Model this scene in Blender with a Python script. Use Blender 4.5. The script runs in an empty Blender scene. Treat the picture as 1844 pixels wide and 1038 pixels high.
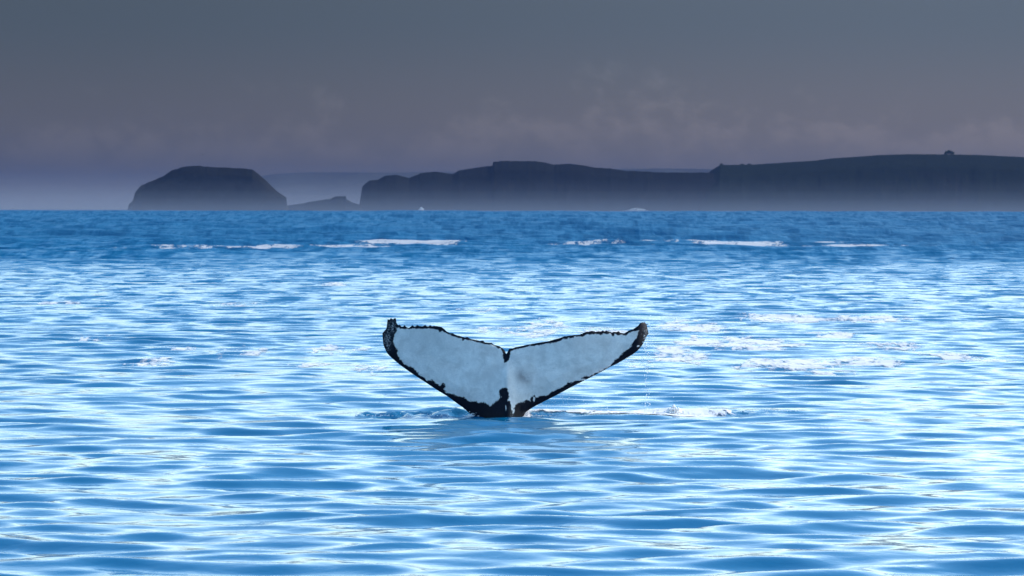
import bpy, math, random
import numpy as np

random.seed(7)
rng = np.random.default_rng(11)
sc = bpy.context.scene
col = sc.collection

# ------------------------------------------------------------------ camera
F = 6322.0                    # focal length in pixels of the 1844 px wide photograph
CAM_H = 3.6                   # height of the lens over the sea, metres
LEVEL = 373.0                 # row of the photograph at lens height
EARTH = 7.43e6                # effective earth radius (with refraction)

cam_d = bpy.data.cameras.new('camera')
cam = bpy.data.objects.new('camera', cam_d)
col.objects.link(cam)
cam.location = (0, 0, CAM_H)
cam.rotation_mode = 'QUATERNION'
from mathutils import Matrix, Vector, Euler
pitch = math.radians(90) - math.atan((519 - LEVEL) / F)
cam.rotation_quaternion = (Matrix.Rotation(pitch, 4, 'X') @ Matrix.Rotation(0.0013, 4, 'Z')).to_quaternion()
cam_d.sensor_width = 36
cam_d.lens = F / 1844 * 36
cam_d.clip_start = 0.5
cam_d.clip_end = 60000
cam_d.dof.use_dof = True
cam_d.dof.focus_distance = 60.3
cam_d.dof.aperture_fstop = 5.6
sc.camera = cam

# ------------------------------------------------------------------ light
SUN_EL, SUN_AZ = 32.0, 64.0   # azimuth clockwise from the viewing direction (+Y)
world = bpy.data.worlds.new('World')
sc.world = world
world.use_nodes = True
wt = world.node_tree
wt.nodes.clear()


class NT:
    """small helper to wire nodes"""
    def __init__(s, tree):
        s.t = tree

    def n(s, typ, props=None, **ins):
        nd = s.t.nodes.new(typ)
        for k, v in (props or {}).items():
            setattr(nd, k, v)
        for k, v in ins.items():
            key = int(k[1:]) if k[0] == 'i' and k[1:].isdigit() else k.replace('_', ' ')
            sock = nd.inputs[key]
            if isinstance(v, bpy.types.NodeSocket):
                s.t.links.new(v, sock)
            elif v is not None:
                sock.default_value = v
        return nd

    def m(s, op, a, b=None, c=None, clamp=False):
        nd = s.t.nodes.new('ShaderNodeMath')
        nd.operation = op
        nd.use_clamp = clamp
        for i, v in enumerate((a, b, c)):
            if v is None:
                continue
            if isinstance(v, bpy.types.NodeSocket):
                s.t.links.new(v, nd.inputs[i])
            else:
                nd.inputs[i].default_value = v
        return nd.outputs[0]

    def ramp(s, x, lo, hi, a=0.0, b=1.0, smooth=True):
        nd = s.t.nodes.new('ShaderNodeMapRange')
        nd.interpolation_type = 'SMOOTHSTEP' if smooth else 'LINEAR'
        s.t.links.new(x, nd.inputs[0])
        for i, v in zip((1, 2, 3, 4), (lo, hi, a, b)):
            nd.inputs[i].default_value = v
        return nd.outputs[0]

    def mix(s, f, a, b, blend='MIX'):
        nd = s.t.nodes.new('ShaderNodeMix')
        nd.data_type = 'RGBA'
        nd.blend_type = blend
        for sock, v in ((nd.inputs[0], f), (nd.inputs[6], a), (nd.inputs[7], b)):
            if isinstance(v, bpy.types.NodeSocket):
                s.t.links.new(v, sock)
            elif isinstance(v, (int, float)):
                sock.default_value = v
            else:
                sock.default_value = tuple(v) + (1,) if len(v) == 3 else v
        return nd.outputs[2]

    def noise(s, vec, scale, detail=4, rough=0.5, dist=0.0, out=0):
        nd = s.n('ShaderNodeTexNoise', None, Vector=vec, Scale=scale, Detail=detail, Roughness=rough, Distortion=dist)
        return nd.outputs[out]

    def vmul(s, vec, xyz, add=(0, 0, 0)):
        nd = s.t.nodes.new('ShaderNodeMapping')
        s.t.links.new(vec, nd.inputs[0])
        nd.inputs['Scale'].default_value = xyz
        nd.inputs['Location'].default_value = add
        return nd.outputs[0]


w = NT(wt)
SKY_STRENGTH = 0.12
sky = w.n('ShaderNodeTexSky', dict(sky_type='NISHITA', sun_disc=False, sun_elevation=math.radians(SUN_EL),
                                   sun_rotation=math.radians(SUN_AZ), air_density=1.0, dust_density=1.5, ozone_density=1.0))
tc = w.n('ShaderNodeTexCoord')
sep = w.n('ShaderNodeSeparateXYZ', None, Vector=tc.outputs['Generated'])
dx, dy, dz = sep.outputs
# elevation in photograph pixels above lens height (small angles), azimuth the same
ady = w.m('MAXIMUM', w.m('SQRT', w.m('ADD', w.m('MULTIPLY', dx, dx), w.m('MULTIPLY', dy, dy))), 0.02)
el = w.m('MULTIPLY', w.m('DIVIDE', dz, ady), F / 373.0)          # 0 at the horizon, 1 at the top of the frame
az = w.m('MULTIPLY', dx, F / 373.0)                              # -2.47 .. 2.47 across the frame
# darkening put into the low sky, only at the elevations in view
dim_low = (0.060, 0.0575, 0.058)
dim_high = (0.036, 0.047, 0.058)
c = w.mix(w.ramp(el, 0.25, 0.95), dim_low, dim_high)
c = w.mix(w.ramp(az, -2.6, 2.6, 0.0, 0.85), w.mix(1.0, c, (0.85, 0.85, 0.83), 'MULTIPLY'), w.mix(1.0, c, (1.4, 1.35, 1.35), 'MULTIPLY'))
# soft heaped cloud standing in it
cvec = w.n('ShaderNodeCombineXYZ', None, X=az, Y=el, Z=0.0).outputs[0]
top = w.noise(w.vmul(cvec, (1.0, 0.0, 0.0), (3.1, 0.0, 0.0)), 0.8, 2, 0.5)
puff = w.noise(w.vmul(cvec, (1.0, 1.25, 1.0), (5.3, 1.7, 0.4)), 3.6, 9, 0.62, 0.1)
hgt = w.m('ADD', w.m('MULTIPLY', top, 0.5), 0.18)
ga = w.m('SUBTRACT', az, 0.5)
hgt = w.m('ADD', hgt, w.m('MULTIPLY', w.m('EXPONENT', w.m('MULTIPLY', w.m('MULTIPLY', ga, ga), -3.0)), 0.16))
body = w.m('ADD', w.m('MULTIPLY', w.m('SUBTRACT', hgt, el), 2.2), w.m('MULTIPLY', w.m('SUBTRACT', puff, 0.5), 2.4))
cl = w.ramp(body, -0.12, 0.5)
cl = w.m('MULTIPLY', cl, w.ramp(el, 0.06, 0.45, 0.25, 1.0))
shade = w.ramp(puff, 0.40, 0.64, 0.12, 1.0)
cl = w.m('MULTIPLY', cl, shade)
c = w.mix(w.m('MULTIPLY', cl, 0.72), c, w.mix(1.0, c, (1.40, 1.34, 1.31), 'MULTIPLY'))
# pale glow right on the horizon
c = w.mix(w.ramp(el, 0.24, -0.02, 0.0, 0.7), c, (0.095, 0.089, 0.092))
# above the frame the darkening stops and the bright sky begins
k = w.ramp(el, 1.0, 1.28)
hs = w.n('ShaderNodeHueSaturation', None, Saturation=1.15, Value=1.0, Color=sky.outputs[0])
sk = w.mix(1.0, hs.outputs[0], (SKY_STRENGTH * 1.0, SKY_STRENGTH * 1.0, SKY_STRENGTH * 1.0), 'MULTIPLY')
# low sky brightened and high sky blued, added for the water's reflections
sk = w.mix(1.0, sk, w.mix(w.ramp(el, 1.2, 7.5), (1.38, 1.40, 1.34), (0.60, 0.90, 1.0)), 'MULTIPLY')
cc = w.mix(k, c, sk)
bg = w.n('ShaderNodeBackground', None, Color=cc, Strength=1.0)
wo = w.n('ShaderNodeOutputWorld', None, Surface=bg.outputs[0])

sd = bpy.data.lights.new('sun', 'SUN')
sun = bpy.data.objects.new('sun', sd)
col.objects.link(sun)
sd.energy = 2.0
sd.angle = math.radians(0.55)
sd.color = (1.0, 0.90, 0.80)
e, a = math.radians(SUN_EL), math.radians(SUN_AZ)
to_sun = Vector((math.sin(a) * math.cos(e), math.cos(a) * math.cos(e), math.sin(e)))
sun.rotation_mode = 'QUATERNION'
sun.rotation_quaternion = to_sun.to_track_quat('Z', 'Y')

sc.view_settings.view_transform = 'Standard'
sc.view_settings.look = 'None'
sc.view_settings.exposure = 1.4
sc.view_settings.gamma = 1.0
sc.view_settings.use_curve_mapping = False
sc.render.engine = 'CYCLES'
sc.cycles.use_denoising = True
sc.cycles.max_bounces = 6
sc.cycles.volume_bounces = 1
sc.cycles.transparent_max_bounces = 12
sc.cycles.sample_clamp_direct = 12
sc.cycles.sample_clamp_indirect = 3
sc.cycles.caustics_reflective = False
sc.cycles.caustics_refractive = False


# ------------------------------------------------------------------ helpers
def at(px, py, y):
    """photograph pixel -> point at distance y from the lens"""
    return ((px - 922) / F * y, y, CAM_H - (py - LEVEL) / F * y)


def on_sea(px, py):
    y = CAM_H * F / (py - LEVEL)
    return (px - 922) / F * y, y


def sea_drop(x, y):
    return -(x * x + y * y) / (2 * EARTH)


def mesh_np(name, verts, quads=None, tris=None, smooth=True):
    me = bpy.data.meshes.new(name)
    verts = np.asarray(verts, np.float32)
    me.vertices.add(len(verts))
    me.vertices.foreach_set('co', verts.ravel())
    nq = 0 if quads is None else len(quads)
    nt = 0 if tris is None else len(tris)
    loops = np.concatenate([np.asarray(q, np.int32).ravel() for q in (quads, tris) if q is not None and len(q)])
    me.loops.add(len(loops))
    me.loops.foreach_set('vertex_index', loops)
    me.polygons.add(nq + nt)
    starts = np.concatenate([np.arange(nq) * 4, nq * 4 + np.arange(nt) * 3]).astype(np.int32)
    me.polygons.foreach_set('loop_start', starts)
    me.update(calc_edges=True)
    if smooth:
        me.polygons.foreach_set('use_smooth', np.ones(nq + nt, bool))
    me.validate()
    return me


def attr(me, name, vals):
    at_ = me.attributes.new(name, 'FLOAT', 'POINT')
    at_.data.foreach_set('value', np.asarray(vals, np.float32).ravel())


def link(name, me, mat=None, parent=None, label=None, cat=None, group=None, kind=None):
    o = bpy.data.objects.new(name, me)
    col.objects.link(o)
    if mat is not None and me is not None:
        me.materials.append(mat)
    if parent is not None:
        o.parent = parent
    for k_, v_ in (('label', label), ('category', cat), ('group', group), ('kind', kind)):
        if v_:
            o[k_] = v_
    return o


def grid_quads(nr, nc, wrap=False):
    idx = np.arange(nr * nc).reshape(nr, nc)
    if wrap:
        idx = np.concatenate([idx, idx[:, :1]], 1)
    q = np.stack([idx[:-1, :-1], idx[:-1, 1:], idx[1:, 1:], idx[1:, :-1]], -1)
    return q.reshape(-1, 4)


_L = rng.random((256, 256)).astype(np.float64)


def vnoise(x, y):
    xi = np.floor(x).astype(int)
    yi = np.floor(y).astype(int)
    fx, fy = x - xi, y - yi
    fx = fx * fx * (3 - 2 * fx)
    fy = fy * fy * (3 - 2 * fy)
    a_ = _L[xi & 255, yi & 255]
    b_ = _L[(xi + 1) & 255, yi & 255]
    c_ = _L[xi & 255, (yi + 1) & 255]
    d_ = _L[(xi + 1) & 255, (yi + 1) & 255]
    return (a_ * (1 - fx) + b_ * fx) * (1 - fy) + (c_ * (1 - fx) + d_ * fx) * fy


def fbm(x, y, octs=4, gain=0.5):
    s, amp, tot = 0, 1.0, 0
    for i in range(octs):
        s = s + amp * vnoise(x * 2 ** i + 17.3 * i, y * 2 ** i + 9.1 * i)
        tot += amp
        amp *= gain
    return s / tot


def material(name):
    m = bpy.data.materials.new(name)
    m.use_nodes = True
    m.node_tree.nodes.clear()
    return m, NT(m.node_tree)


def finish(n, bsdf, vol=None, disp=None):
    out = n.n('ShaderNodeOutputMaterial')
    if bsdf is not None:
        n.t.links.new(bsdf, out.inputs['Surface'])
    if vol is not None:
        n.t.links.new(vol, out.inputs['Volume'])


# ------------------------------------------------------------------ materials
def m_water():
    m, n = material('sea_water')
    geo = n.n('ShaderNodeNewGeometry').outputs['Position']
    rough = n.n('ShaderNodeAttribute', dict(attribute_name='lost')).outputs['Fac']
    near = n.n('ShaderNodeAttribute', dict(attribute_name='ruffle')).outputs['Fac']
    gust = n.n('ShaderNodeAttribute', dict(attribute_name='gust')).outputs['Fac']
    h0 = n.noise(n.vmul(geo, (0.8, 1.0, 1.0)), 0.7, 3, 0.55, 0.3)
    h1 = n.noise(n.vmul(geo, (1.0, 1.35, 1.0)), 2.6, 3, 0.5, 0.3)
    h2 = n.noise(n.vmul(geo, (1.0, 1.5, 1.0)), 9.0, 2, 0.5)
    h3 = n.noise(geo, 30.0, 2, 0.6)
    hh = n.m('ADD', n.m('MULTIPLY', h1, 0.008), n.m('MULTIPLY', h2, 0.0008))
    hh = n.m('MULTIPLY', hh, gust)
    hh = n.m('ADD', hh, n.m('MULTIPLY', h0, n.m('MULTIPLY', n.ramp(gust, 1.3, 2.8), 0.22)))
    hh = n.m('ADD', hh, n.m('MULTIPLY', n.m('MULTIPLY', h3, near), 0.012))
    bump = n.n('ShaderNodeBump', None, Strength=1.0, Distance=1.0, Height=hh)
    # far out the small steep wavelets are below the size of the mesh: they tilt the surface in short streaks
    farw = n.ramp(gust, 1.25, 3.2)
    st1 = n.noise(n.vmul(geo, (0.34, 0.035, 0.0)), 1.0, 4, 0.65, 0.4)
    st2 = n.noise(n.vmul(geo, (0.9, 0.06, 0.0), (7, 3, 0)), 1.0, 3, 0.6)
    sty = n.m('MULTIPLY', n.m('ADD', n.m('MULTIPLY', n.ramp(st1, 0.44, 0.62), 0.42), n.m('MULTIPLY', n.ramp(st2, 0.45, 0.65), 0.25)), n.m('MULTIPLY', farw, -1.0))
    stx = n.m('MULTIPLY', n.m('SUBTRACT', st2, 0.5), n.m('MULTIPLY', farw, 0.5))
    midw = n.n('ShaderNodeAttribute', dict(attribute_name='middle')).outputs['Fac']
    st3 = n.noise(n.vmul(geo, (0.75, 0.30, 0.0), (2, 9, 0)), 1.0, 4, 0.6, 0.3)
    sty = n.m('SUBTRACT', sty, n.m('MULTIPLY', n.m('MULTIPLY', n.ramp(st3, 0.46, 0.64), midw), 0.17))
    tilt = n.n('ShaderNodeCombineXYZ', None, X=stx, Y=sty, Z=0.0).outputs[0]
    va = n.n('ShaderNodeVectorMath', dict(operation='ADD'))
    n.t.links.new(bump.outputs[0], va.inputs[0])
    n.t.links.new(tilt, va.inputs[1])
    vn = n.n('ShaderNodeVectorMath', dict(operation='NORMALIZE'))
    n.t.links.new(va.outputs[0], vn.inputs[0])
    tint = n.noise(n.vmul(geo, (0.05, 0.02, 0.0)), 1.0, 3, 0.5)
    base = n.mix(tint, (0.0, 0.090, 0.20), (0.0, 0.115, 0.25))
    b = n.n('ShaderNodeBsdfPrincipled', None, Base_Color=base, Roughness=n.m('ADD', 0.085, rough), IOR=1.333,
            Normal=vn.outputs[0])
    finish(n, b.outputs[0])
    return m


def m_foam(name, thr=0.50, scale=1.0, solid=False, amax=0.9):
    m, n = material(name)
    geo = n.n('ShaderNodeNewGeometry').outputs['Position']
    wgt = n.n('ShaderNodeAttribute', dict(attribute_name='cover')).outputs['Fac']
    big = n.noise(n.vmul(geo, (1.35 * scale, 0.50 * scale, 1.0)), 1.0, 5, 0.62, 0.5)
    fine = n.noise(n.vmul(geo, (7.0 * scale, 3.0 * scale, 4.0)), 1.0, 4, 0.6, 0.4)
    s = n.m('ADD', n.m('ADD', big, n.m('MULTIPLY', n.m('SUBTRACT', fine, 0.5), 0.42)), n.m('MULTIPLY', n.m('SUBTRACT', wgt, 1.0), 0.42))
    al = n.ramp(s, thr - 0.03, thr + 0.14, 0.0, amax)
    bub = n.noise(n.vmul(geo, (25, 25, 25)), 1.0, 3, 0.6)
    colr = n.mix(bub, (0.72, 0.70, 0.71), (0.88, 0.84, 0.84))
    bump = n.n('ShaderNodeBump', None, Strength=0.25, Distance=0.02, Height=bub)
    b = n.n('ShaderNodeBsdfPrincipled', None, Base_Color=colr, Roughness=0.7, Alpha=1.0 if solid else al, Normal=bump.outputs[0])
    b.inputs['Subsurface Weight'].default_value = 0.0
    finish(n, b.outputs[0])
    return m


def m_skin():
    m, n = material('whale_skin')
    geo = n.n('ShaderNodeTexCoord').outputs['Object']
    pig = n.n('ShaderNodeAttribute', dict(attribute_name='pigment')).outputs['Fac']
    stain = n.n('ShaderNodeAttribute', dict(attribute_name='stain')).outputs['Fac']
    wet = n.n('ShaderNodeAttribute', dict(attribute_name='scar')).outputs['Fac']
    f1 = n.noise(n.vmul(geo, (1, 1, 1.0)), 22.0, 5, 0.65)
    f2 = n.noise(geo, 70.0, 3, 0.6)
    d = n.m('ADD', pig, n.m('MULTIPLY', n.m('SUBTRACT', f1, 0.5), 0.085))
    d = n.m('ADD', d, n.m('MULTIPLY', n.m('SUBTRACT', f2, 0.5), 0.016))
    dark = n.ramp(d, -0.006, 0.010)                 # metres outside the pale patch
    mott = n.ramp(n.noise(geo, 4.5, 7, 0.66, 0.4), 0.25, 0.75)
    grain = n.noise(geo, 120.0, 2, 0.7)
    pale = n.mix(mott, (0.62, 0.55, 0.50), (0.92, 0.83, 0.76))
    pale = n.mix(n.m('MULTIPLY', n.ramp(grain, 0.42, 0.62), 0.34), pale, (0.36, 0.36, 0.38))
    pale = n.mix(n.m('MULTIPLY', stain, n.ramp(mott, 0.3, 0.6, 0.35, 0.8)), pale, (0.22, 0.17, 0.16))
    # fine dark scratches
    scr = n.noise(n.vmul(geo, (3, 3, 22)), 1.6, 6, 0.7, 1.2)
    pale = n.mix(n.m('MULTIPLY', n.ramp(scr, 0.63, 0.70), 0.4), pale, (0.13, 0.15, 0.19))
    blk = n.mix(f1, (0.002, 0.003, 0.007), (0.008, 0.010, 0.018))
    sp = n.noise(geo, 45.0, 4, 0.75)
    blk = n.mix(n.m('MULTIPLY', wet, n.ramp(sp, 0.50, 0.60)), blk, (0.62, 0.62, 0.64))
    cfin = n.mix(dark, pale, blk)
    bump = n.n('ShaderNodeBump', None, Strength=0.35, Distance=0.01, Height=n.m('ADD', f1, n.m('MULTIPLY', f2, 0.3)))
    b = n.n('ShaderNodeBsdfPrincipled', None, Base_Color=cfin, Roughness=0.55, IOR=1.16, Normal=bump.outputs[0])
    finish(n, b.outputs[0])
    return m


def m_plain(name, c0, c1, scale, rough=0.9, bump=0.3, det=5, zgreen=None, cut=None):
    m, n = material(name)
    g = n.n('ShaderNodeNewGeometry')
    tc_ = n.n('ShaderNodeTexCoord').outputs['Object']
    x = n.noise(tc_, scale, det, 0.6, 0.3)
    cfin = n.mix(n.ramp(x, 0.3, 0.7), c0, c1)
    if zgreen is not None:
        nz = n.n('ShaderNodeSeparateXYZ', None, Vector=g.outputs['Normal']).outputs[2]
        x2 = n.noise(tc_, scale * 0.3, 4, 0.6)
        fac = n.ramp(n.m('ADD', nz, n.m('MULTIPLY', n.m('SUBTRACT', x2, 0.5), 0.5)), cut[0], cut[1])
        cfin = n.mix(fac, cfin, n.mix(x2, zgreen[0], zgreen[1]))
    bm = n.n('ShaderNodeBump', None, Strength=bump * 0.5, Distance=1.0 / scale * 0.4, Height=x)
    b = n.n('ShaderNodeBsdfPrincipled', None, Base_Color=cfin, Roughness=rough, Normal=bm.outputs[0])
    b.inputs['Specular IOR Level'].default_value = 0.0
    finish(n, b.outputs[0])
    return m


def m_volume(name, color, density, aniso):
    m, n = material(name)
    v = n.n('ShaderNodeVolumePrincipled', None, Color=tuple(color) + (1,), Density=density, Anisotropy=aniso)
    finish(n, None, vol=v.outputs[0])
    return m


def m_drop():
    m, n = material('water_droplet')
    b = n.n('ShaderNodeBsdfPrincipled', None, Base_Color=(0.80, 0.84, 0.88, 1), Roughness=0.15, IOR=1.333)
    finish(n, b.outputs[0])
    return m


# ------------------------------------------------------------------ the sea
# wave components: wavelength, direction, amplitude
NW = 150
lam = np.exp(np.linspace(math.log(0.36), math.log(34.0), NW)) * rng.uniform(0.95, 1.05, NW)
octs = NW / (math.log(34.0 / 0.36) / math.log(2))        # components per octave


def slope_rms_per_octave(l):
    return 0.066 * np.exp(-((np.log(l / 1.1)) / 0.88) ** 2) + 0.009 * np.exp(-((np.log(l / 0.6)) / 0.8) ** 2) + 0.007


srms = slope_rms_per_octave(lam)
kk = 2 * math.pi / lam
amp = srms * math.sqrt(2.0 / octs) / kk
spread = np.where(lam > 6, 0.25, 0.38)
theta = -math.pi / 2 + math.radians(6) + rng.normal(0, 1, NW) * spread   # travel roughly towards the viewer
kx, ky = kk * np.cos(theta), kk * np.sin(theta)
ph = rng.uniform(0, 2 * math.pi, NW)

TAIL_Y = 60.0


def ruffle_mask(x, y):
    """narrow band of broken water the tail leaves behind on either side of it"""
    wy = np.exp(-((y - (TAIL_Y + 0.25 + 0.35 * np.maximum(x, 0) * 0.6)) / 0.55) ** 2)
    a_ = np.clip((x + 2.75) / 0.25, 0, 1) * np.clip((-0.45 - x) / 0.8, 0, 1)
    b_ = np.clip((x - 0.1) / 0.3, 0, 1) * np.clip((5.2 - x) / 2.0, 0, 1)
    return wy * np.clip(a_ + b_, 0, 1)


def sea_surface(x, y, sp_r, sp_t):
    """height and horizontal shift of the water; waves finer than the mesh can carry are left out"""
    z = np.zeros_like(x)
    zl = np.zeros_like(x)
    ux = np.zeros_like(x)
    uy = np.zeros_like(x)
    lost = np.zeros_like(x)
    for i in range(NW):
        # spacing across the wave
        sp_ = np.abs(np.sin(theta[i])) * sp_r + np.abs(np.cos(theta[i])) * sp_t
        wgt = np.clip((lam[i] / sp_ - 2.2) / 2.0, 0, 1)
        lost += (1 - wgt ** 2) * srms[i] ** 2 / octs
        rows = np.where(wgt.max(axis=1) > 0)[0]
        if not len(rows):
            continue
        s = slice(rows[0], rows[-1] + 1)
        p = (kx[i] * x[s] + ky[i] * y[s] + ph[i]).astype(np.float32)
        aw = (amp[i] * wgt[s]).astype(np.float32)
        zi = aw * np.sin(p)
        z[s] += zi
        if lam[i] > 3:
            zl[s] += zi
        cp = 0.7 * aw * np.cos(p)
        ux[s] += cp * math.cos(theta[i])
        uy[s] += cp * math.sin(theta[i])
    # long swell, only felt on the open water far out
    r2_ = np.random.default_rng(5)
    sw = np.zeros_like(x)
    for i in range(22):
        L = math.exp(r2_.uniform(math.log(28), math.log(120)))
        th = -math.pi / 2 + r2_.normal(0, 0.55)
        k_ = 2 * math.pi / L
        wg = np.clip((L / np.maximum(sp_r, sp_t) - 2.2) / 2.0, 0, 1)
        sw += wg * 0.0016 * L * np.sin(k_ * math.cos(th) * x + k_ * math.sin(th) * y + r2_.uniform(0, 6.28))
    # gusts: calmer and livelier areas
    g = 0.62 + 0.76 * fbm(x / 9.0 + 40, y / 30.0 + 11, 3)
    far = np.clip((np.hypot(x, y) - 130) / 290, 0, 1)
    g = g * (1 + 3.4 * far * far * (3 - 2 * far))      # a fresher wind ruffles the open water further out
    z *= g
    z += zl * g * 1.3 * far * far * (3 - 2 * far)
    z += sw * np.clip((np.hypot(x, y) - 250) / 700, 0, 1)
    lost = lost * g * g
    rm = ruffle_mask(x, y)
    rip = fbm(x * 4.3, y * 2.6, 4, 0.68) - 0.47
    z += rm * (0.03 + (0.09 + 0.20 * np.clip(np.abs(x - 1.6) - 1.6, 0, 1)) * rip)
    # the hump of water pushed up round the stock
    z += 0.035 * np.exp(-((x / 0.9) ** 2 + ((y - 59.4) / 0.5) ** 2))
    return z, ux * np.minimum(g, 1.3), uy * np.minimum(g, 1.3), np.sqrt(lost), rm, g


c_fine = 0.00125
radii = [2.0]
while radii[-1] < 14000:
    r_ = radii[-1]
    if r_ < 30:
        radii.append(r_ * 1.03)
    elif r_ < 31:
        radii.append(r_ * 1.006)
    elif r_ < 420:
        radii.append(r_ * (1 + c_fine))
    else:
        radii.append(r_ * (1 + min(0.006, c_fine * (1 + 0.0006 * (r_ - 420)))))
radii = np.array(radii)
ang_f = np.arange(-0.180, 0.180, c_fine)
side = [0.180]
st = c_fine
while side[-1] < math.pi:
    st = min(st * 1.25, 0.12)
    side.append(side[-1] + st)
side = np.array(side[:-1])
ang = np.concatenate([-side[::-1], ang_f[1:], side])
dang = np.gradient(ang)
R_, A_ = np.meshgrid(radii, ang, indexing='ij')
X_, Y_ = R_ * np.sin(A_), R_ * np.cos(A_)
SR = np.gradient(radii)[:, None] * np.ones_like(A_)
ST = R_ * dang[None, :]
Z_, UX, UY, LOST, RM, GUST = sea_surface(X_, Y_, SR, ST)
PX, PY = X_ + UX, Y_ + UY
PZ = Z_ + sea_drop(X_, Y_)
nr, nc = X_.shape
print('sea verts', nr, nc, nr * nc)
quads = grid_quads(nr, nc, wrap=True)
verts = np.stack([PX, PY, PZ], -1).reshape(-1, 3)
vc = len(verts)
verts = np.concatenate([verts, [[0, 0, 0.0]]])
ring = np.arange(nc)
tris = np.stack([np.full(nc, vc), np.roll(ring, -1), ring], -1)
quads = quads[:, ::-1]
me = mesh_np('sea', verts, quads, tris[:, ::-1])
rough_attr = np.append((np.sqrt(np.sqrt(2.0) * LOST) * (0.35 + 0.65 * np.clip((R_ - 180) / 200, 0, 1))).ravel() * 0.8, 0.2)
attr(me, 'lost', rough_attr)
attr(me, 'gust', np.append(GUST.ravel(), 1))
attr(me, 'middle', np.append((np.clip((R_ - 75) / 60, 0, 1) * (1 - 0.7 * np.clip((R_ - 250) / 150, 0, 1))).ravel(), 0))
attr(me, 'ruffle', np.append(RM.ravel(), 0))
link('sea', me, m_water(), kind='structure')


# ------------------------------------------------------------------ foam lying on the sea
def foam_sheet(name, spots, mat, lift, label=None, bumpy=0.0, **kw):
    """pieces of the sea's own surface, lifted a little; spots are (px, py, half width px, half height px, cover)"""
    cover = np.zeros_like(X_)
    for (px, py, rx, ry, cv) in spots:
        cx, cy = on_sea(px, py)
        y0, y1 = CAM_H * F / (py + ry - LEVEL), CAM_H * F / max(py - ry - LEVEL, 4)
        dy_ = np.where(Y_ > cy, y1 - cy, cy - y0)
        q_ = ((X_ - cx) / (rx / F * cy)) ** 2 + ((Y_ - cy) / dy_) ** 2
        cover = np.maximum(cover, cv * np.clip(1.25 - q_, 0, 1))
    sel = cover > 0.03
    qsel = sel.ravel()[quads].any(axis=1)
    q = quads[qsel]
    used, inv = np.unique(q.ravel(), return_inverse=True)
    v = verts[used].copy()
    cvr = cover.ravel()[used]
    v[:, 2] += lift
    if bumpy:
        v[:, 2] += bumpy * cvr * np.clip(fbm(v[:, 0] * 3.3, v[:, 1] * 2.5, 4, 0.6) - 0.32, 0, 1)
    me_ = mesh_np(name, v, inv.reshape(-1, 4))
    attr(me_, 'cover', cvr)
    return link(name, me_, mat, label=label, kind='stuff', **kw)


foam_mat = m_foam('drifting_foam', 0.40, amax=0.8)
right_spots = [(1250, 590, 90, 16, 1.0), (1420, 573, 130, 10, 1.0), (1560, 574, 110, 8, .95), (1330, 620, 150, 16, 1.0),
               (1500, 605, 60, 8, 1.0), (1230, 640, 70, 18, .95), (1420, 655, 140, 16, 1.0), (1560, 650, 90, 14, 1.0),
               (1600, 625, 110, 10, .9), (1740, 645, 90, 14, .85), (1160, 655, 50, 12, .8), (1500, 670, 70, 8, .8),
               (1090, 600, 70, 14, .85), (980, 585, 60, 12, .9)]
left_spots = [(600, 632, 90, 10, .8), (440, 634, 90, 10, .8), (330, 632, 60, 6, .6), (665, 660, 50, 10, .8), (160, 615, 60, 10, .6),
              (270, 652, 70, 12, .85), (560, 655, 60, 6, .8), (110, 547, 50, 4, .8), (600, 512, 40, 4, .9), (420, 550, 60, 5, .7),
              (860, 560, 60, 8, .7), (960, 600, 60, 14, .9), (890, 594, 50, 8, .8), (700, 612, 14, 8, .6)]
foam_sheet('sea_foam', right_spots + left_spots, foam_mat, 0.012)
far_spots = [(0, 454, 40, 1.6, 1.1), (180, 453, 70, 1.8, 1.05), (330, 451, 90, 1.2, .85), (470, 450, 110, 1.3, 1.1), (620, 447, 120, 1.7, 1.1),
             (740, 443, 120, 1.6, 1.15), (1220, 442, 100, 1.2, 1.1), (1330, 443, 110, 1.3, 1.1), (1450, 440, 120, 1.7, 1.2),
             (1540, 444, 110, 1.3, 1.2), (1660, 446, 80, 1.1, 1.1), (1050, 444, 90, 0.9, .85)]
foam_sheet('foam_line', far_spots, m_foam('distant_foam', 0.38, 0.45, amax=0.5), 0.02)
wake_spots = [(1000, 747, 70, 5, 1.3), (1080, 748, 80, 5, 1.3), (1170, 747, 80, 5, 1.3), (1240, 747, 60, 4.5, 1.3), (845, 749, 14, 3, .9),
              (945, 751, 20, 4, 1.3), (1300, 747, 40, 3, 1.0)]
foam_sheet('wake_foam', wake_spots, m_foam('wake_foam', 0.42, 2.2), 0.01, bumpy=0.04)


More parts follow.
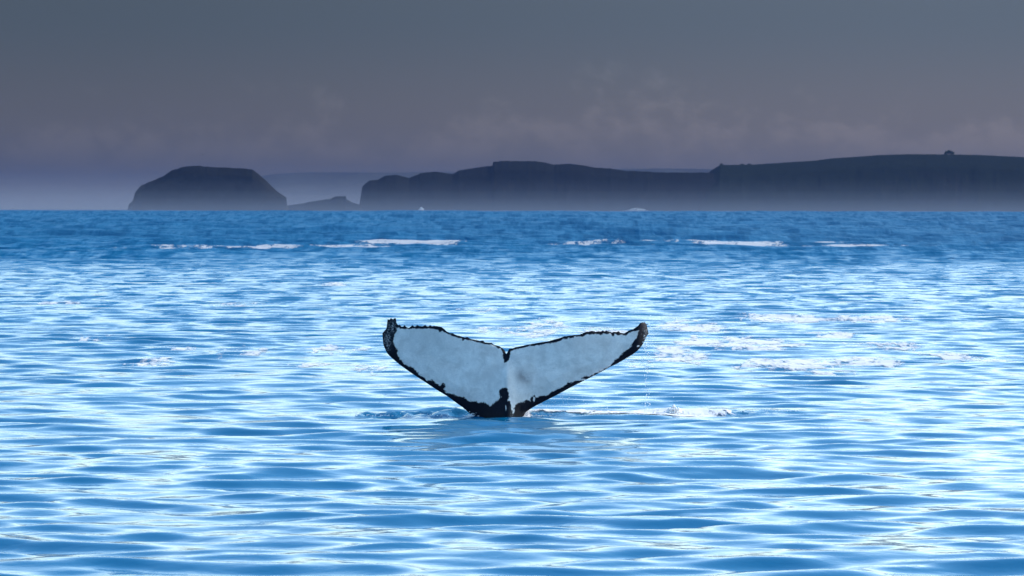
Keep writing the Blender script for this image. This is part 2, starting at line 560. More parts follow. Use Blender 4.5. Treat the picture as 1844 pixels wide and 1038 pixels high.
# ------------------------------------------------------------------ whale tail
TOP = [(688.6, 601.5), (689.5, 599.5), (692, 597), (695.6, 593), (696.6, 588), (697.2, 581.7), (697.6, 575.5), (699.5, 575.8), (701, 577), (703.5, 573.6), (706, 574.6),
       (708, 576), (710.5, 573.4), (713, 573.8), (713.8, 581.7), (716, 585), (718, 586.4), (719.5, 584.8), (723, 589), (726, 589), (728.6, 586.2), (732, 590), (735.5, 591.2),
       (739, 589.4), (742.4, 586.2), (746, 588.6), (749, 588.4), (751, 585.6), (755.5, 588), (762, 588.2), (765.4, 585.6), (769.3, 588.4), (772, 588.2), (774.5, 586),
       (778, 588.2), (782.4, 587.2), (788.7, 588.3), (794.5, 589.3), (798.3, 591.7), (804, 597), (809, 599.9), (812, 600.9), (814.7, 600.2),
       (819.5, 603.2), (828.2, 605.6), (837.8, 608.5), (841.2, 606.7), (847.4, 611), (857, 612.9), (864.8, 614.8), (870, 613.4), (872.5, 616.7),
       (885.5, 618.2), (889.8, 622), (898.5, 623.5), (905.2, 627.8), (909, 631.7), (912, 638.5), (914.9, 632.6), (916.8, 628.8), (922.6, 627.8),
       (930, 625.4), (943.4, 622.5), (957.8, 619.6), (973.2, 617.2), (988.6, 614.8), (1001.2, 610.9), (1008.9, 609), (1015.6, 606.1),
       (1034.9, 603.7), (1044, 603), (1053.8, 598.5), (1061.2, 597.1), (1067.6, 595.6), (1072, 597.8), (1078, 596.8), (1082.4, 597.3),
       (1085.6, 595.2), (1089, 596.8), (1092, 595.4), (1097.3, 597.1), (1101.5, 599.2), (1107.9, 597.4), (1111, 598), (1114.2, 596), (1118, 599.8), (1124.8, 600.3),
       (1132.3, 595.5), (1141.8, 592.3), (1149.2, 586.5), (1153.5, 581.4), (1157, 580.6), (1160.9, 580.1), (1164.6, 583.9), (1166.2, 591.8), (1168, 600.5)]
BOT = [(688.6, 602.5), (689.2, 612), (690.4, 622), (693.8, 630), (697.3, 637), (705, 645), (721.4, 658.8), (742.7, 673.9), (767.7, 690.2),
       (786.5, 702.7), (805.3, 714), (824, 727.8), (833.8, 734.6), (841.7, 741.4), (849, 748), (856, 756), (866, 775), (878, 830), (886, 980),
       (930, 980), (936, 830), (940, 775), (943, 752), (946, 743.5), (960.9, 733.6), (978.9, 724), (1000, 713.4), (1034, 695), (1061.8, 681),
       (1084.5, 669.2), (1100.4, 660.2), (1110, 656), (1118.5, 651.2), (1129, 644.8), (1139.7, 638.5), (1149.2, 631), (1155.6, 623.6), (1160, 616),
       (1163, 608.7), (1166, 603.5), (1168, 601.5)]
PALE = [(713.4, 591.2), (721.6, 592), (733.8, 593.6), (737.2, 594.5), (742.4, 592), (753.7, 592), (763.3, 593), (770, 592), (779.7, 592.5), (788.4, 594.5),
        (792.7, 598), (796, 596.3), (799.3, 598), (807, 601.8), (812.8, 604.2), (820.5, 607.2), (831, 609.4), (833.5, 614.6), (836.4, 611.6), (847.4, 613.6), (857, 615.9),
        (866.7, 618.6), (876.3, 620.2), (886, 621.8), (895.6, 626), (902.3, 629.5), (905.6, 633.5), (906.6, 643.2), (908, 653.3), (916.3, 649.5),
        (918.9, 640.3), (920, 632.8), (938.5, 627.4), (957.8, 623.5), (977, 620.2), (996.3, 617.8), (1007, 614.8), (1015.6, 611), (1030, 608),
        (1044.5, 606.2), (1056, 602.9), (1064.4, 601.7), (1071.8, 601.2), (1081.4, 603.5), (1087.7, 600.7), (1097.3, 600.7), (1103.6, 605.5), (1107.9, 601.8),
        (1113.2, 604), (1116.4, 602.5), (1127, 603.4), (1135.4, 598.6), (1144, 595.5), (1150.3, 595.3), (1148.2, 602.4), (1146, 608.8), (1140.7, 615),
        (1136.5, 622.6), (1134.4, 627.9), (1128, 631), (1121.7, 636.4), (1116.4, 643.8), (1107.9, 648), (1102.6, 655.4), (1097, 660.8), (1084, 667.8),
        (1068.8, 675.4), (1062, 678), (1057, 677), (1048, 681), (1034, 686.8), (1022.5, 690), (1013.3, 697.2), (999.4, 703), (989.5, 709.2), (976.8, 712.4), (966, 716.6),
        (962, 712.4), (956.7, 715.6), (955.6, 723), (947, 720.8), (945, 724), (934.4, 725), (928, 730.4), (923.3, 733.6), (918.5, 725), (914.3, 722),
        (916.4, 715.6), (915.9, 707), (913.2, 698.6), (906.9, 698.6), (900, 702.8), (899.4, 711.3), (902.6, 715.6), (898.4, 720.8), (892, 724),
        (885.7, 729.3), (882.5, 732.5), (877.2, 728.3), (873, 725), (862.4, 726.1), (855, 723), (843.3, 723), (833.8, 716.6), (825.3, 713.4),
        (817.8, 712.2), (805.3, 708.5), (799.5, 702.7), (802.8, 695.2), (797.8, 691.4), (792.8, 695.2), (786.5, 693), (780, 684), (770, 685.5), (760, 678),
        (750, 669), (742.7, 662.9), (730, 657.5), (722.6, 648.8), (715, 638.8), (716.8, 633), (713, 626.8), (708.6, 620.7), (708.2, 612), (710.4, 603.4), (713.4, 597.3)]


def seg_dist(px, py, poly, closed=True):
    P = np.array(poly, float)
    Q = np.roll(P, -1, axis=0) if closed else P[1:]
    if not closed:
        P = P[:-1]
    best = np.full(px.shape, 1e9)
    inside = np.zeros(px.shape, bool)
    for (x0, y0), (x1, y1) in zip(P, Q):
        ex, ey = x1 - x0, y1 - y0
        t_ = np.clip(((px - x0) * ex + (py - y0) * ey) / (ex * ex + ey * ey + 1e-9), 0, 1)
        best = np.minimum(best, np.hypot(px - x0 - t_ * ex, py - y0 - t_ * ey))
        if closed:
            c_ = (y0 > py) != (y1 > py)
            inside ^= c_ & (px < (x1 - x0) * (py - y0) / (y1 - y0 + 1e-12) + x0)
    return np.where(inside, -best, best) if closed else best


def whale_tail():
    xs = np.arange(688.6, 1168.01, 0.85)
    topx, topy = np.array(TOP).T
    botx, boty = np.array(BOT).T
    ty = np.interp(xs, topx, topy)
    ty = ty + (vnoise(xs * 0.9, xs * 0 + 3.3) - 0.5) * 0.9          # ragged trailing edge
    by = np.interp(xs, botx, boty)
    by = np.maximum(by, ty + 0.5)
    NV = 120
    v = np.linspace(0, 1, NV)
    PXX = np.repeat(xs[:, None], NV, 1)
    # rows closer together near the two edges
    vv = 0.5 - 0.5 * np.cos(v * math.pi)
    vv = 0.55 * vv + 0.45 * v
    PYY = ty[:, None] + (by - ty)[:, None] * vv[None, :]
    outline = list(TOP) + list(reversed(BOT))
    dist = np.abs(seg_dist(PXX, PYY, outline)) * 0.0095            # metres from the rim
    dtop = seg_dist(PXX, PYY, TOP, closed=False) * 0.0095
    dbot = seg_dist(PXX, PYY, BOT, closed=False) * 0.0095
    Xm = (PXX - 913) * 0.0095
    Zm = CAM_H - (PYY - LEVEL) / F * TAIL_Y
    # half thickness: thin trailing edge, blunt leading edge, heavy stock in the middle
    lead = np.sqrt(np.clip(dbot, 0, 0.25) / 0.25)
    trail = np.clip(dtop / 0.6, 0, 1) ** 0.8
    edge = np.minimum(lead, 1)
    span = np.clip(1 - np.abs(Xm) / 2.5, 0, 1)
    half = 0.012 * np.clip(dist / 0.03, 0, 1) + (0.03 + 0.085 * span) * np.minimum(edge, trail)
    stock = np.exp(-(Xm / 0.30) ** 2) * np.clip((1.10 - Zm) / 1.2, 0, 1.3) ** 1.3
    half = half + 0.26 * stock * np.clip(dbot / 0.12, 0, 1) ** 0.5 * np.clip(dtop / 0.3, 0, 1)
    # rounded keel along the middle
    half = half + 0.05 * np.exp(-(Xm / 0.10) ** 2) * np.clip(dtop / 0.3, 0, 1)
    # shape of the blade: leans away upward, lobes cupped, tips curling back
    mid = TAIL_Y + 0.16 * Zm + 0.06 * np.abs(Xm) + 0.035 * Xm ** 2 - 0.10 * np.exp(-((np.abs(Xm) - 1.1) / 0.6) ** 2) * np.clip(1 - dtop / 0.5, 0, 1)
    mid = mid + 0.05 * Xm * (Xm > 0)
    mid = mid + 0.03 * (fbm(Xm * 2.1 + 7, Zm * 2.1 + 3, 3) - 0.5)
    # thumb-like curl of both tips
    tipl = np.clip((708 - PXX) / 18, 0, 1)
    tipr = np.clip((PXX - 1146) / 20, 0, 1)
    mid = mid - 0.10 * tipl ** 2 + 0.10 * tipr ** 2

    def co(y):
        return np.stack([(PXX - 922) / F * y, y, CAM_H - (PYY - LEVEL) / F * y], -1)
    front = co(mid - half)
    back = co(mid + half)
    nC = len(xs)
    q = grid_quads(nC, NV)
    q2 = q[:, ::-1] + nC * NV
    idx = np.arange(nC * NV).reshape(nC, NV)
    loop = np.concatenate([idx[:-1, 0], idx[-1, :-1], idx[1:, -1][::-1], idx[0, 1:][::-1]])
    nl = np.roll(loop, -1)
    rim = np.stack([loop, nl, nl + nC * NV, loop + nC * NV], -1)[:, ::-1]
    V = np.concatenate([front.reshape(-1, 3), back.reshape(-1, 3)])
    base = np.array([-0.09, TAIL_Y, 0.0])
    V = V - base
    me_ = mesh_np('whale_tail', V, np.concatenate([q, q2, rim]))
    pig = seg_dist(PXX, PYY, PALE) * 0.0095
    # pale spots let into the black and dark flecks at the rim of the patch
    pig = pig + 0.022 * (fbm(PXX * 0.22, PYY * 0.22, 4, 0.6) - 0.5)
    pig = pig + 0.05 * np.clip(PYY - 640, 0, 30) / 30 * (fbm(PXX * 0.55 + 9, PYY * 0.55, 3, 0.7) - 0.5) * np.exp(-(pig / 0.08) ** 2)
    scars = [(924, 741, 3.0, 9), (911, 735, 1.6, 8), (962, 720, 1.2, 5), (1047, 684, 8, 1.5), (980, 711, 5, 1.5), (1151, 625, 4, 4)]
    for (sx, sy, rx, ry) in scars:
        g_ = np.exp(-((PXX - sx) / rx) ** 2 - ((PYY - sy) / ry) ** 2)
        pig = pig - 0.30 * g_ * (vnoise(PXX * 0.8, PYY * 0.35) - 0.1)
    stain = np.zeros_like(PXX)
    for (sx, sy, rx, ry, a_) in [(938, 678, 10, 14, .8), (951, 684, 9, 12, .6), (880, 676, 16, 14, .28), (772, 612, 30, 16, .18), (1045, 620, 20, 14, .15), (985, 690, 30, 20, .12)]:
        stain += a_ * np.exp(-((PXX - sx) / rx) ** 2 - ((PYY - sy) / ry) ** 2)
    scar = np.exp(-((PXX - 707) / 5) ** 2 - ((PYY - 589) / 8) ** 2) + 0.9 * np.exp(-((PXX - 698) / 5) ** 2 - ((PYY - 612) / 16) ** 2) \
        + 0.5 * np.exp(-((PXX - 922) / 3) ** 2 - ((PYY - 742) / 12) ** 2) + 0.3 * np.exp(-((PXX - 1163) / 4) ** 2 - ((PYY - 596) / 12) ** 2)
    pig = pig + 0.003
    n_ = len(V) // 2
    attr(me_, 'pigment', np.concatenate([pig.ravel(), np.full(n_, 0.5)]))
    attr(me_, 'stain', np.concatenate([stain.ravel(), np.zeros(n_)]))
    attr(me_, 'scar', np.concatenate([scar.ravel(), np.zeros(n_)]))
    o = link('whale_tail', me_, m_skin(), label='black-edged tail of a humpback whale with a pale grey underside, upright in the sea', cat='whale')
    o.location = base
    return o, mid, half


tail, mid_, half_ = whale_tail()


def barnacles(parent, pts, name='barnacles'):
    """a crust of small barnacle cones on a tip"""
    V, T = [], []
    for (px, py, y, r) in pts:
        c_ = np.array(at(px, py, y)) - np.array(parent.location)
        nseg = 6
        b0 = len(V)
        for rr, dd in ((1.0, 0.0), (0.85, -0.5), (0.5, -1.05), (0.28, -0.8)):
            for s in range(nseg):
                t_ = 2 * math.pi * s / nseg + px
                V.append((c_[0] + r * rr * math.cos(t_), c_[1] + r * dd, c_[2] + r * rr * math.sin(t_)))
        for l_ in range(3):
            for s in range(nseg):
                a_, b_ = b0 + l_ * nseg + s, b0 + l_ * nseg + (s + 1) % nseg
                T += [(a_, b_, b_ + nseg), (a_, b_ + nseg, a_ + nseg)]
        for s in range(1, nseg - 1):
            T.append((b0 + 3 * nseg, b0 + 3 * nseg + s, b0 + 3 * nseg + s + 1))
    me_ = mesh_np(name, np.array(V), None, np.array(T), smooth=False)
    return link(name, me_, BARN, parent, kind='stuff')


BARN = m_plain('barnacle_shell', (0.03, 0.03, 0.035), (0.34, 0.34, 0.35), 60, 0.6, 0.4)
r2 = random.Random(3)
xs_ = np.arange(688.6, 1168.01, 0.85)


def front_y(px, py):
    i = int(np.clip(round((px - 688.6) / 0.85), 0, len(xs_) - 1))
    ty = np.interp(px, *np.array(TOP).T)
    by = np.interp(px, *np.array(BOT).T)
    v_ = np.clip((py - ty) / (by - ty), 0, 1)
    j = int(v_ * 119)
    return (mid_ - half_)[i, j]


pts = []
for _ in range(46):
    px, py = r2.gauss(705, 3.6), r2.gauss(585, 6)
    if 698.5 < px < 713 and 576 < py < 603:
        pts.append((px, py, front_y(px, py) + 0.004, r2.uniform(0.006, 0.013)))
for _ in range(26):
    px, py = r2.gauss(697, 3), r2.gauss(614, 10)
    if 692 < px < 707 and 600 < py < 634:
        pts.append((px, py, front_y(px, py) + 0.004, r2.uniform(0.005, 0.010)))
barnacles(tail, pts)
pts = []
for _ in range(40):
    px, py = r2.gauss(1161, 3), r2.gauss(593, 7)
    if 1153 < px < 1166.5 and 583 < py < 612:
        pts.append((px, py, front_y(px, py) + 0.004, r2.uniform(0.005, 0.011)))
barnacles(tail, pts)


# ------------------------------------------------------------------ spray and droplets
def droplets(name, pts, mat, sub=1, **kw):
    import bmesh
    bm = bmesh.new()
    bmesh.ops.create_icosphere(bm, subdivisions=sub, radius=1.0)
    bm.verts.ensure_lookup_table()
    bv = np.array([v_.co[:] for v_ in bm.verts])
    bf = np.array([[v_.index for v_ in f.verts] for f in bm.faces])
    bm.free()
    P = np.array(pts)
    n_ = len(P)
    st = np.ones((n_, 1, 3))
    st[:, 0, 2] = P[:, 4] if P.shape[1] > 4 else 1
    V = bv[None] * P[:, 3][:, None, None] * st + P[:, None, :3]
    T = (bf[None] + (np.arange(n_) * len(bv))[:, None, None]).reshape(-1, 3)
    me_ = mesh_np(name, V.reshape(-1, 3), None, T)
    return link(name, me_, mat, kind='stuff', **kw)


DROP = m_drop()
r3 = random.Random(5)
pts = []
for _ in range(150):      # water running off the right tip
    t_ = r3.random() ** 0.8
    px = 1163 + r3.gauss(0, 3.2) + 6 * t_ * r3.random()
    py = 600 + t_ * 150
    x, y, z = at(px, py, TAIL_Y + 0.7 + r3.gauss(0, 0.12))
    if z > 0.03:
        pts.append((x, y, z, r3.uniform(0.003, 0.0095), r3.uniform(1, 2.2)))
for _ in range(50):       # flung beyond the tip
    px, py = 1168 + abs(r3.gauss(0, 6)), r3.gauss(605, 16)
    x, y, z = at(px, py, TAIL_Y + 0.7)
    pts.append((x, y, z, r3.uniform(0.003, 0.007), 1.2))
for _ in range(130):      # low scatter between stock and splash
    px = r3.uniform(955, 1225)
    py = 750 - abs(r3.gauss(0, 18))
    x, y, z = at(px, py, TAIL_Y + r3.uniform(0.0, 0.9))
    if z > 0.04:
        pts.append((x, y, z, r3.uniform(0.003, 0.0085), 1.0))
for _ in range(60):       # under the right lobe
    px, py = r3.gauss(1010, 28), r3.gauss(727, 9)
    x, y, z = at(px, py, TAIL_Y + 0.3)
    pts.append((x, y, z, r3.uniform(0.003, 0.007), 1.0))
for _ in range(70):       # about the water line on the left
    px = r3.choice((r3.gauss(675, 26), r3.gauss(850, 7), r3.gauss(760, 30)))
    py = 752 - abs(r3.gauss(0, 4))
    x, y, z = at(px, py, TAIL_Y - 0.1)
    pts.append((x, y, max(z, 0.03), r3.uniform(0.004, 0.010), 1.0))
for _ in range(110):      # and on the right
    px = r3.choice((r3.gauss(1325, 22), r3.gauss(1415, 12), r3.gauss(1360, 30)))
    py = (746 if px < 1390 else 741) - abs(r3.gauss(0, 3))
    x, y, z = at(px, py, TAIL_Y + 1.4)
    pts.append((x, y, max(z, 0.03), r3.uniform(0.004, 0.011), 1.0))
droplets('water_droplets', pts, DROP)

SPL = m_plain('whitewater', (0.72, 0.73, 0.75), (0.88, 0.87, 0.86), 14, 0.7, 0.5)
pts = []
for _ in range(1300):      # the splash on the right of the tail
    px = r3.gauss(1213, 19)
    hgt_ = 13 * math.exp(-((px - 1214) / 11) ** 2) + 4 + 3 * math.sin(px * 0.7)
    py = 749 - r3.random() ** 1.15 * hgt_
    x, y, z = at(px, py, TAIL_Y + 0.9 + r3.gauss(0, 0.10))
    pts.append((x, y, max(z, 0.01), r3.uniform(0.005, 0.018) * (1.25 if hgt_ > 10 else .8), 1.0))
droplets('splash', pts, SPL, label='small white splash of water right of the whale tail', cat='splash')
pts = []
for _ in range(1500):     # frothy edge along the wake
    px = r3.uniform(940, 1290)
    hgt_ = 2.0 + 5 * fbm(np.array([px * 0.03]), np.array([2.2]), 3)[0]
    py = 753 - r3.random() * hgt_
    x, y, z = at(px, py, TAIL_Y + 0.1 + (px - 940) / 350 * 0.8 + r3.gauss(0, 0.08))
    pts.append((x, y, max(z, 0.02), r3.uniform(0.004, 0.011), 1.0))
for _ in range(120):
    px, py = r3.gauss(944, 5), 753 - abs(r3.gauss(0, 4))
    x, y, z = at(px, py, TAIL_Y + 0.05)
    pts.append((x, y, max(z, 0.02), r3.uniform(0.004, 0.012), 1.0))
for _ in range(90):
    px, py = r3.gauss(845, 4), 752 - abs(r3.gauss(0, 3))
    x, y, z = at(px, py, TAIL_Y - 0.05)
    pts.append((x, y, max(z, 0.02), r3.uniform(0.004, 0.011), 1.0))
droplets('froth', pts, SPL)


# ------------------------------------------------------------------ land
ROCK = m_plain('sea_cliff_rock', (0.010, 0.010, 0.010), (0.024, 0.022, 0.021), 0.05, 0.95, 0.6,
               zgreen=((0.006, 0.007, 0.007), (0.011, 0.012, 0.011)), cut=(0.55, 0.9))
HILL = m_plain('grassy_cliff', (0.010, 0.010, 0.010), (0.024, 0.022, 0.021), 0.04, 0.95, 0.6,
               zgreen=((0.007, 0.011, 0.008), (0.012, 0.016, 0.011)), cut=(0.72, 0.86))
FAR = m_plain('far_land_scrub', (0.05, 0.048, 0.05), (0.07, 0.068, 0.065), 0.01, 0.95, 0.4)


def land(name, prof, R, depth, mat, cliff=0.75, step_px=1.5, seed=0.0, crest=0.45, rough=1.0, rows=70, jag=1.0):
    """terrain whose skyline follows PROF (pixels) when seen from the boat; a cliff in front, falling away behind"""
    p = np.array(prof, float)
    xs = np.arange(p[0, 0], p[-1, 0] + 0.1, step_px)
    top_ = np.interp(xs, p[:, 0], p[:, 1])
    top_ = top_ + (fbm(xs * 0.16 + seed, xs * 0 + seed, 4, 0.7) - 0.5) * 2.2 * jag
    t = np.linspace(0, 1, rows) ** 1.25
    xx, tt = np.meshgrid(xs, t, indexing='ij')
    Yc = R + crest * depth
    H = (LEVEL - top_) / F * Yc + CAM_H
    base_z = sea_drop(0, R) - 3.0
    u = (xx - 922) / F * R
    # gullies: the cliff foot wanders in and out
    shift = (fbm(u / 38 + seed, tt * 0 + seed, 4, 0.55) - 0.5) * 0.008 + (fbm(u / 9 + seed, tt * 30.0, 3) - 0.5) * 0.002
    tc_ = np.clip(tt - 0.06 - shift * (1 - tt), 0, 1)
    rise = np.clip(tc_ / 0.10, 0, 1)
    rise = rise ** 0.8
    up = cliff * rise + (1 - cliff) * np.sin(np.clip(tc_ / crest, 0, 1) * math.pi / 2)
    down = np.clip((tt - crest) / (1 - crest), 0, 1) ** 2.2
    s = up * (1 - down)
    nz_ = (fbm(u / 14 + seed, tt * depth / 14, 4, 0.55) - 0.5) * 0.10 * rough * np.clip(1 - np.abs(s - 0.5) * 2, 0, 1)
    z = base_z + (H[:, None] - base_z) * np.clip(s + nz_, 0, 1)
    Y = R + tt * depth
    # the plan narrows with distance kept as in the photograph at the crest
    X = (xx - 922) / F * Y
    V = np.stack([X, Y, z], -1).reshape(-1, 3)
    me_ = mesh_np(name, V, grid_quads(len(xs), rows)[:, ::-1])
    return link(name, me_, mat, kind='structure')


ISLAND = [(229, 379), (231, 376), (232, 369), (239, 363.5), (243.4, 347.3), (254.2, 335), (273, 327), (293.5, 318.8), (308.5, 308), (330, 301.2),
          (352, 299.3), (389.8, 302), (444, 303.9), (455, 306), (463, 312), (482, 328.3), (498, 344.6), (516, 356.8), (516.8, 369), (521, 379)]
REEF = [(512, 379), (520, 370.3), (534, 368.5), (547, 367), (560.6, 363.5), (576, 361.5), (590.5, 359.5), (597, 358), (604, 354.6), (613, 354.3), (622.5, 353.5), (624, 359.5),
        (634, 365), (647, 369), (655, 379)]
HEAD = [(645, 379), (647.5, 368), (649, 356), (652.5, 336), (665, 325.5), (679, 324.4), (693.7, 316.5), (713.4, 314.7), (736.6, 321), (747, 316), (754, 315), (755, 312.2),
        (783, 308.7), (811.8, 313.7), (817, 313), (826, 306.9), (862, 301.5), (887, 298), (888, 291.6), (901, 289.9), (962, 290), (980, 292.2), (998, 296.5), (1026.5, 294.6),
        (1051.6, 298), (1069.5, 301.5), (1098, 303), (1123, 306.9), (1169.7, 308.7), (1184, 310.4), (1277, 310.4), (1330, 312), (1400, 330), (1440, 379)]
RIGHT = [(1255, 379), (1262, 330), (1272, 313), (1284, 304), (1296, 296.4), (1353.7, 295.8), (1409.6, 292), (1465.5, 288.4), (1497, 284.2), (1549, 280.7),
         (1584, 278), (1636.6, 276.4), (1699.5, 276.6), (1759, 277.6), (1844, 281.4), (1960, 287), (2100, 296), (2300, 318), (2420, 350), (2450, 379)]
FARL = [(395, 379), (405, 350), (430, 322), (470, 317), (501, 313.4), (540, 311.2), (566, 310.4), (634, 310.6), (700, 311), (900, 308), (1120, 303.5), (1200, 302.5), (1290, 304), (1500, 316),
        (1800, 360), (1900, 379)]
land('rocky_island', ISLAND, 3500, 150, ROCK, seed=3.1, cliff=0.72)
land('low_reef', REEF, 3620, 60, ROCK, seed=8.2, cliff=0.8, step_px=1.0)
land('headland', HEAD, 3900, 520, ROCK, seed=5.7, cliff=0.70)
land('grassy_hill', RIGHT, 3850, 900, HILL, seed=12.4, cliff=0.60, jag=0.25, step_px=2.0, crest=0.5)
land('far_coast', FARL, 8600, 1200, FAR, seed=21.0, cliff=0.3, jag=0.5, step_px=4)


# tree and bushes on the hill
LEAF = m_plain('hill_foliage', (0.020, 0.030, 0.012), (0.055, 0.070, 0.026), 0.8, 0.9, 0.2)
BARK = m_plain('bark', (0.05, 0.04, 0.03), (0.09, 0.07, 0.05), 3, 0.9, 0.3)


def bush_mesh(name, w_, h_, n_leaf, seed):
    r = random.Random(seed)
    V, T = [], []
    lobes = []
    for i in range(12):
        q_ = -0.34 + 0.68 * i / 11
        lobes.append((q_ * w_, r.uniform(-.2, .2) * w_, h_ * (0.62 - 2.4 * q_ * q_) * r.uniform(.75, 1.1), r.uniform(.14, .20) * w_))
    for _ in range(n_leaf):
        lx, ly, lz, lr = r.choice(lobes)
        d = Vector((r.gauss(0, 1), r.gauss(0, 1), r.gauss(0, 0.8))).normalized() * lr * r.uniform(0.5, 1.05)
        d.z *= 0.7
        c_ = Vector((lx, ly, lz)) + d
        if c_.z < 0.05 * h_:
            continue
        s = 0.09 * h_ * r.uniform(.6, 1.4)
        b0 = len(V)
        for _k in range(3):
            V.append(tuple(c_ + Vector((r.uniform(-1, 1), r.uniform(-1, 1), r.uniform(-1, 1))) * s * 1.6))
        T.append((b0, b0 + 1, b0 + 2))
    return mesh_np(name, np.array(V), None, np.array(T), smooth=False)


def trunk_mesh(name, h_, r0):
    V, Q = [], []
    for i in range(5):
        t_ = i / 4
        rr = r0 * (1 - 0.6 * t_)
        for s in range(7):
            a_ = 2 * math.pi * s / 7
            V.append((rr * math.cos(a_) + 0.12 * h_ * t_ * t_, rr * math.sin(a_), h_ * t_))
    for i in range(4):
        for s in range(7):
            Q.append((i * 7 + s, i * 7 + (s + 1) % 7, (i + 1) * 7 + (s + 1) % 7, (i + 1) * 7 + s))
    return mesh_np(name, np.array(V), np.array(Q))


def tree(name, px, py_base, wpx, hpx, R, label, cat, seed, group=None):
    x, y, z = at(px, py_base, R)
    w_, h_ = wpx / F * R, hpx / F * R
    e_ = bpy.data.objects.new(name, None)
    col.objects.link(e_)
    e_.location = (x, y, z - 0.9)
    e_['label'] = label
    e_['category'] = cat
    if group:
        e_['group'] = group
    link('trunk', trunk_mesh('trunk', h_ * 0.6, h_ * 0.06), BARK, e_)
    link('crown', bush_mesh('crown', w_, h_, 900, seed), LEAF, e_)
    return e_


YH = 3850 + 0.5 * 900
tree('tree', 1708.5, 277.3, 19, 9.5, YH, 'lone round dark tree on the crest of the grassy hill', 'tree', 4)
tree('bush', 1298.5, 297, 7, 5.0, YH, 'small dark bush at the cliff edge where the hill begins', 'bush', 9)
tree('bush', 1336, 296.6, 9, 3.6, YH, 'low dark bush on the hill crest, left of a pair', 'bush', 10, 'low bushes on the hill crest')
tree('bush', 1349, 296.6, 9, 4.0, YH, 'low dark bush on the hill crest, right of a pair', 'bush', 11, 'low bushes on the hill crest')

# surf breaking at the foot of the cliffs
for (px, wpx, hpx, R, lab, sd_) in ((759, 7, 7, 3880, 'small white burst of surf at the foot of the dark headland', 1),
                                    (1147, 24, 6, 3870, 'wide white burst of surf under the low middle of the headland', 2)):
    rr = random.Random(sd_)
    x0, y0, z0 = at(px, 377, R)
    pts = []
    for _ in range(420):
        ux_ = rr.gauss(0, 0.36)
        hz = (hpx / F * R) * math.exp(-(ux_ * 1.6) ** 2) * rr.random()
        pts.append((ux_ * wpx / F * R, rr.gauss(0, 2), hz, rr.uniform(0.12, 0.42) * (1.2 - 0.5 * hz / (hpx / F * R)), 1.0))
    o = droplets('surf', pts, SPL, label=lab, cat='surf')
    o.location = (x0, y0, sea_drop(x0, y0) + 0.2)


# seabird gliding over the island
def seabird(px, py, R, span, label, yaw):
    x, y, z = at(px, py, R)
    e_ = bpy.data.objects.new('seabird', None)
    col.objects.link(e_)
    e_.location = (x, y, z)
    e_.rotation_euler = (math.radians(8), 0, yaw)
    e_['label'] = label
    e_['category'] = 'bird'
    BIRD = bpy.data.materials.get('bird_plumage') or m_plain('bird_plumage', (0.03, 0.03, 0.03), (0.08, 0.08, 0.08), 6, 0.8, 0.1)
    # body: a spindle with head and tail
    V, Q = [], []
    rad = [0.002, 0.030, 0.036, 0.060, 0.066, 0.050, 0.028, 0.030, 0.004]
    pos = [-0.36, -0.30, -0.22, -0.08, 0.05, 0.16, 0.22, 0.27, 0.34]
    for p_, r_ in zip(pos, rad):
        for s in range(8):
            a_ = 2 * math.pi * s / 8
            V.append((r_ * math.cos(a_) * span, p_ * span * 0.9, r_ * math.sin(a_) * span * (0.9 if p_ > -0.2 else 0.3)))
    for i in range(8):
        for s in range(8):
            Q.append((i * 8 + s, i * 8 + (s + 1) % 8, (i + 1) * 8 + (s + 1) % 8, (i + 1) * 8 + s))
    link('body', mesh_np('body', np.array(V), np.array(Q)), BIRD, e_)
    for sgn in (-1, 1):
        V, Q = [], []
        ss = [0.0, 0.12, 0.25, 0.38, 0.5]
        ch = [0.13, 0.13, 0.115, 0.08, 0.012]
        zz = [0.02, 0.07, 0.085, 0.06, 0.02]
        sw = [0.03, 0.08, 0.09, 0.03, -0.08]
        for s_, c_, z_, w_ in zip(ss, ch, zz, sw):
            for (dy_, dz_) in ((c_ / 2, 0), (0, 0.008), (-c_ / 2, 0), (0, -0.004)):
                V.append((sgn * s_ * span, (w_ + dy_) * span, (z_ + dz_) * span))
        for i in range(4):
            for s in range(4):
                Q.append((i * 4 + s, i * 4 + (s + 1) % 4, (i + 1) * 4 + (s + 1) % 4, (i + 1) * 4 + s))
        link('wing', mesh_np('wing', np.array(V), np.array(Q)), BIRD, e_)


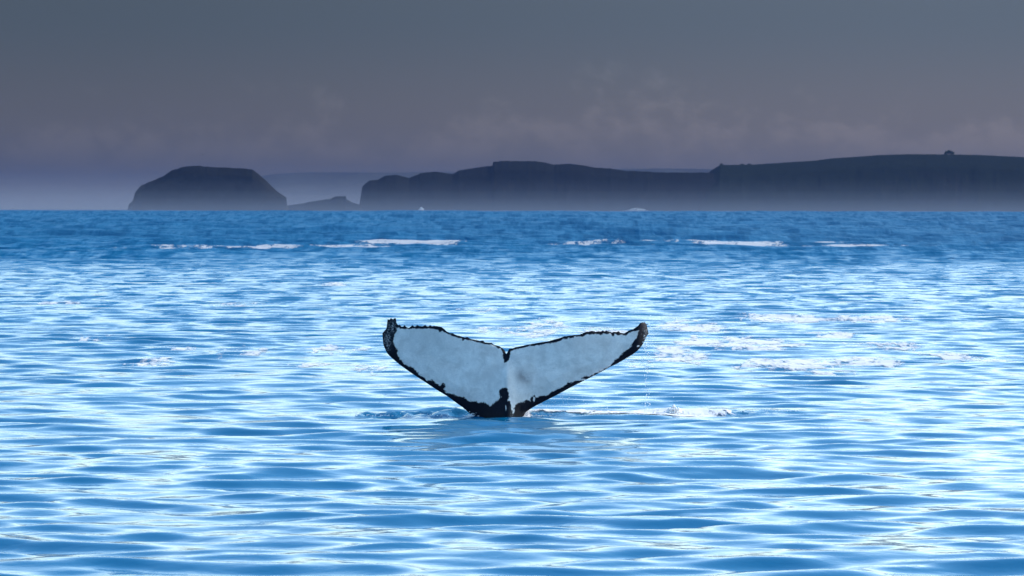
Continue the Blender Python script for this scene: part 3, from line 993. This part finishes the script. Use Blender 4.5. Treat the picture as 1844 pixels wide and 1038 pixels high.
seabird(364, 280, 900, 1.7, 'tiny dark seabird gliding in the haze above the rocky island', math.radians(15))
seabird(26, 343, 900, 0.6, 'tiny dark seabird low in the haze at the far left', math.radians(60))


# ------------------------------------------------------------------ air
def box(name, x0, x1, y0, y1, z0, z1, mat):
    V = np.array([(x, y, z) for x in (x0, x1) for y in (y0, y1) for z in (z0, z1)])
    Q = np.array([(0, 1, 3, 2), (4, 6, 7, 5), (0, 4, 5, 1), (2, 3, 7, 6), (0, 2, 6, 4), (1, 5, 7, 3)])
    return link(name, mesh_np(name, V, Q, smooth=False), mat, kind='stuff')


box('haze', -14600, 14600, -14600, 14600, -16, 130, m_volume('haze_air', (0.058, 0.088, 0.190), 8.5e-5, 0.0))
# sea mist hugging the coast: long banks that thin out upward
def mist_bank(y_front, y_back, hmul, density, mat_name, color):
    import bmesh
    mz = sea_drop(0, y_back) - 1.5
    L = y_back - y_front
    prof = [(1.0, mz), (1.0, 0), (.994, 6), (.981, 13), (.955, 21), (.935, 30), (.925, 42), (.913, 34), (.83, 22), (.68, 13), (.43, 6), (.15, 0), (0.0, mz)]
    V, Q = [], []
    xs_m = (-3000, 0, 3000)
    for x in xs_m:
        for (t_, zz) in prof:
            V.append((x, y_front + t_ * L, zz * (hmul if zz > 0 else 1)))
    np_ = len(prof)
    for i in range(len(xs_m) - 1):
        for s_ in range(np_):
            Q.append((i * np_ + s_, i * np_ + (s_ + 1) % np_, (i + 1) * np_ + (s_ + 1) % np_, (i + 1) * np_ + s_))
    Q += [tuple(range(np_))[::-1], tuple(range((len(xs_m) - 1) * np_, len(xs_m) * np_))]
    me_ = bpy.data.meshes.new('sea_mist')
    me_.from_pydata(V, [], Q)
    bm = bmesh.new()
    bm.from_mesh(me_)
    bmesh.ops.recalc_face_normals(bm, faces=bm.faces)
    bm.to_mesh(me_)
    bm.free()
    link('sea_mist', me_, m_volume(mat_name, color, density, 0.0), kind='stuff')


mist_bank(2900, 3430, 0.9, 0.0018, 'mist_air', (0.28, 0.31, 0.38))
mist_bank(5100, 8000, 2.3, 0.0007, 'far_mist_air', (0.37, 0.36, 0.385))
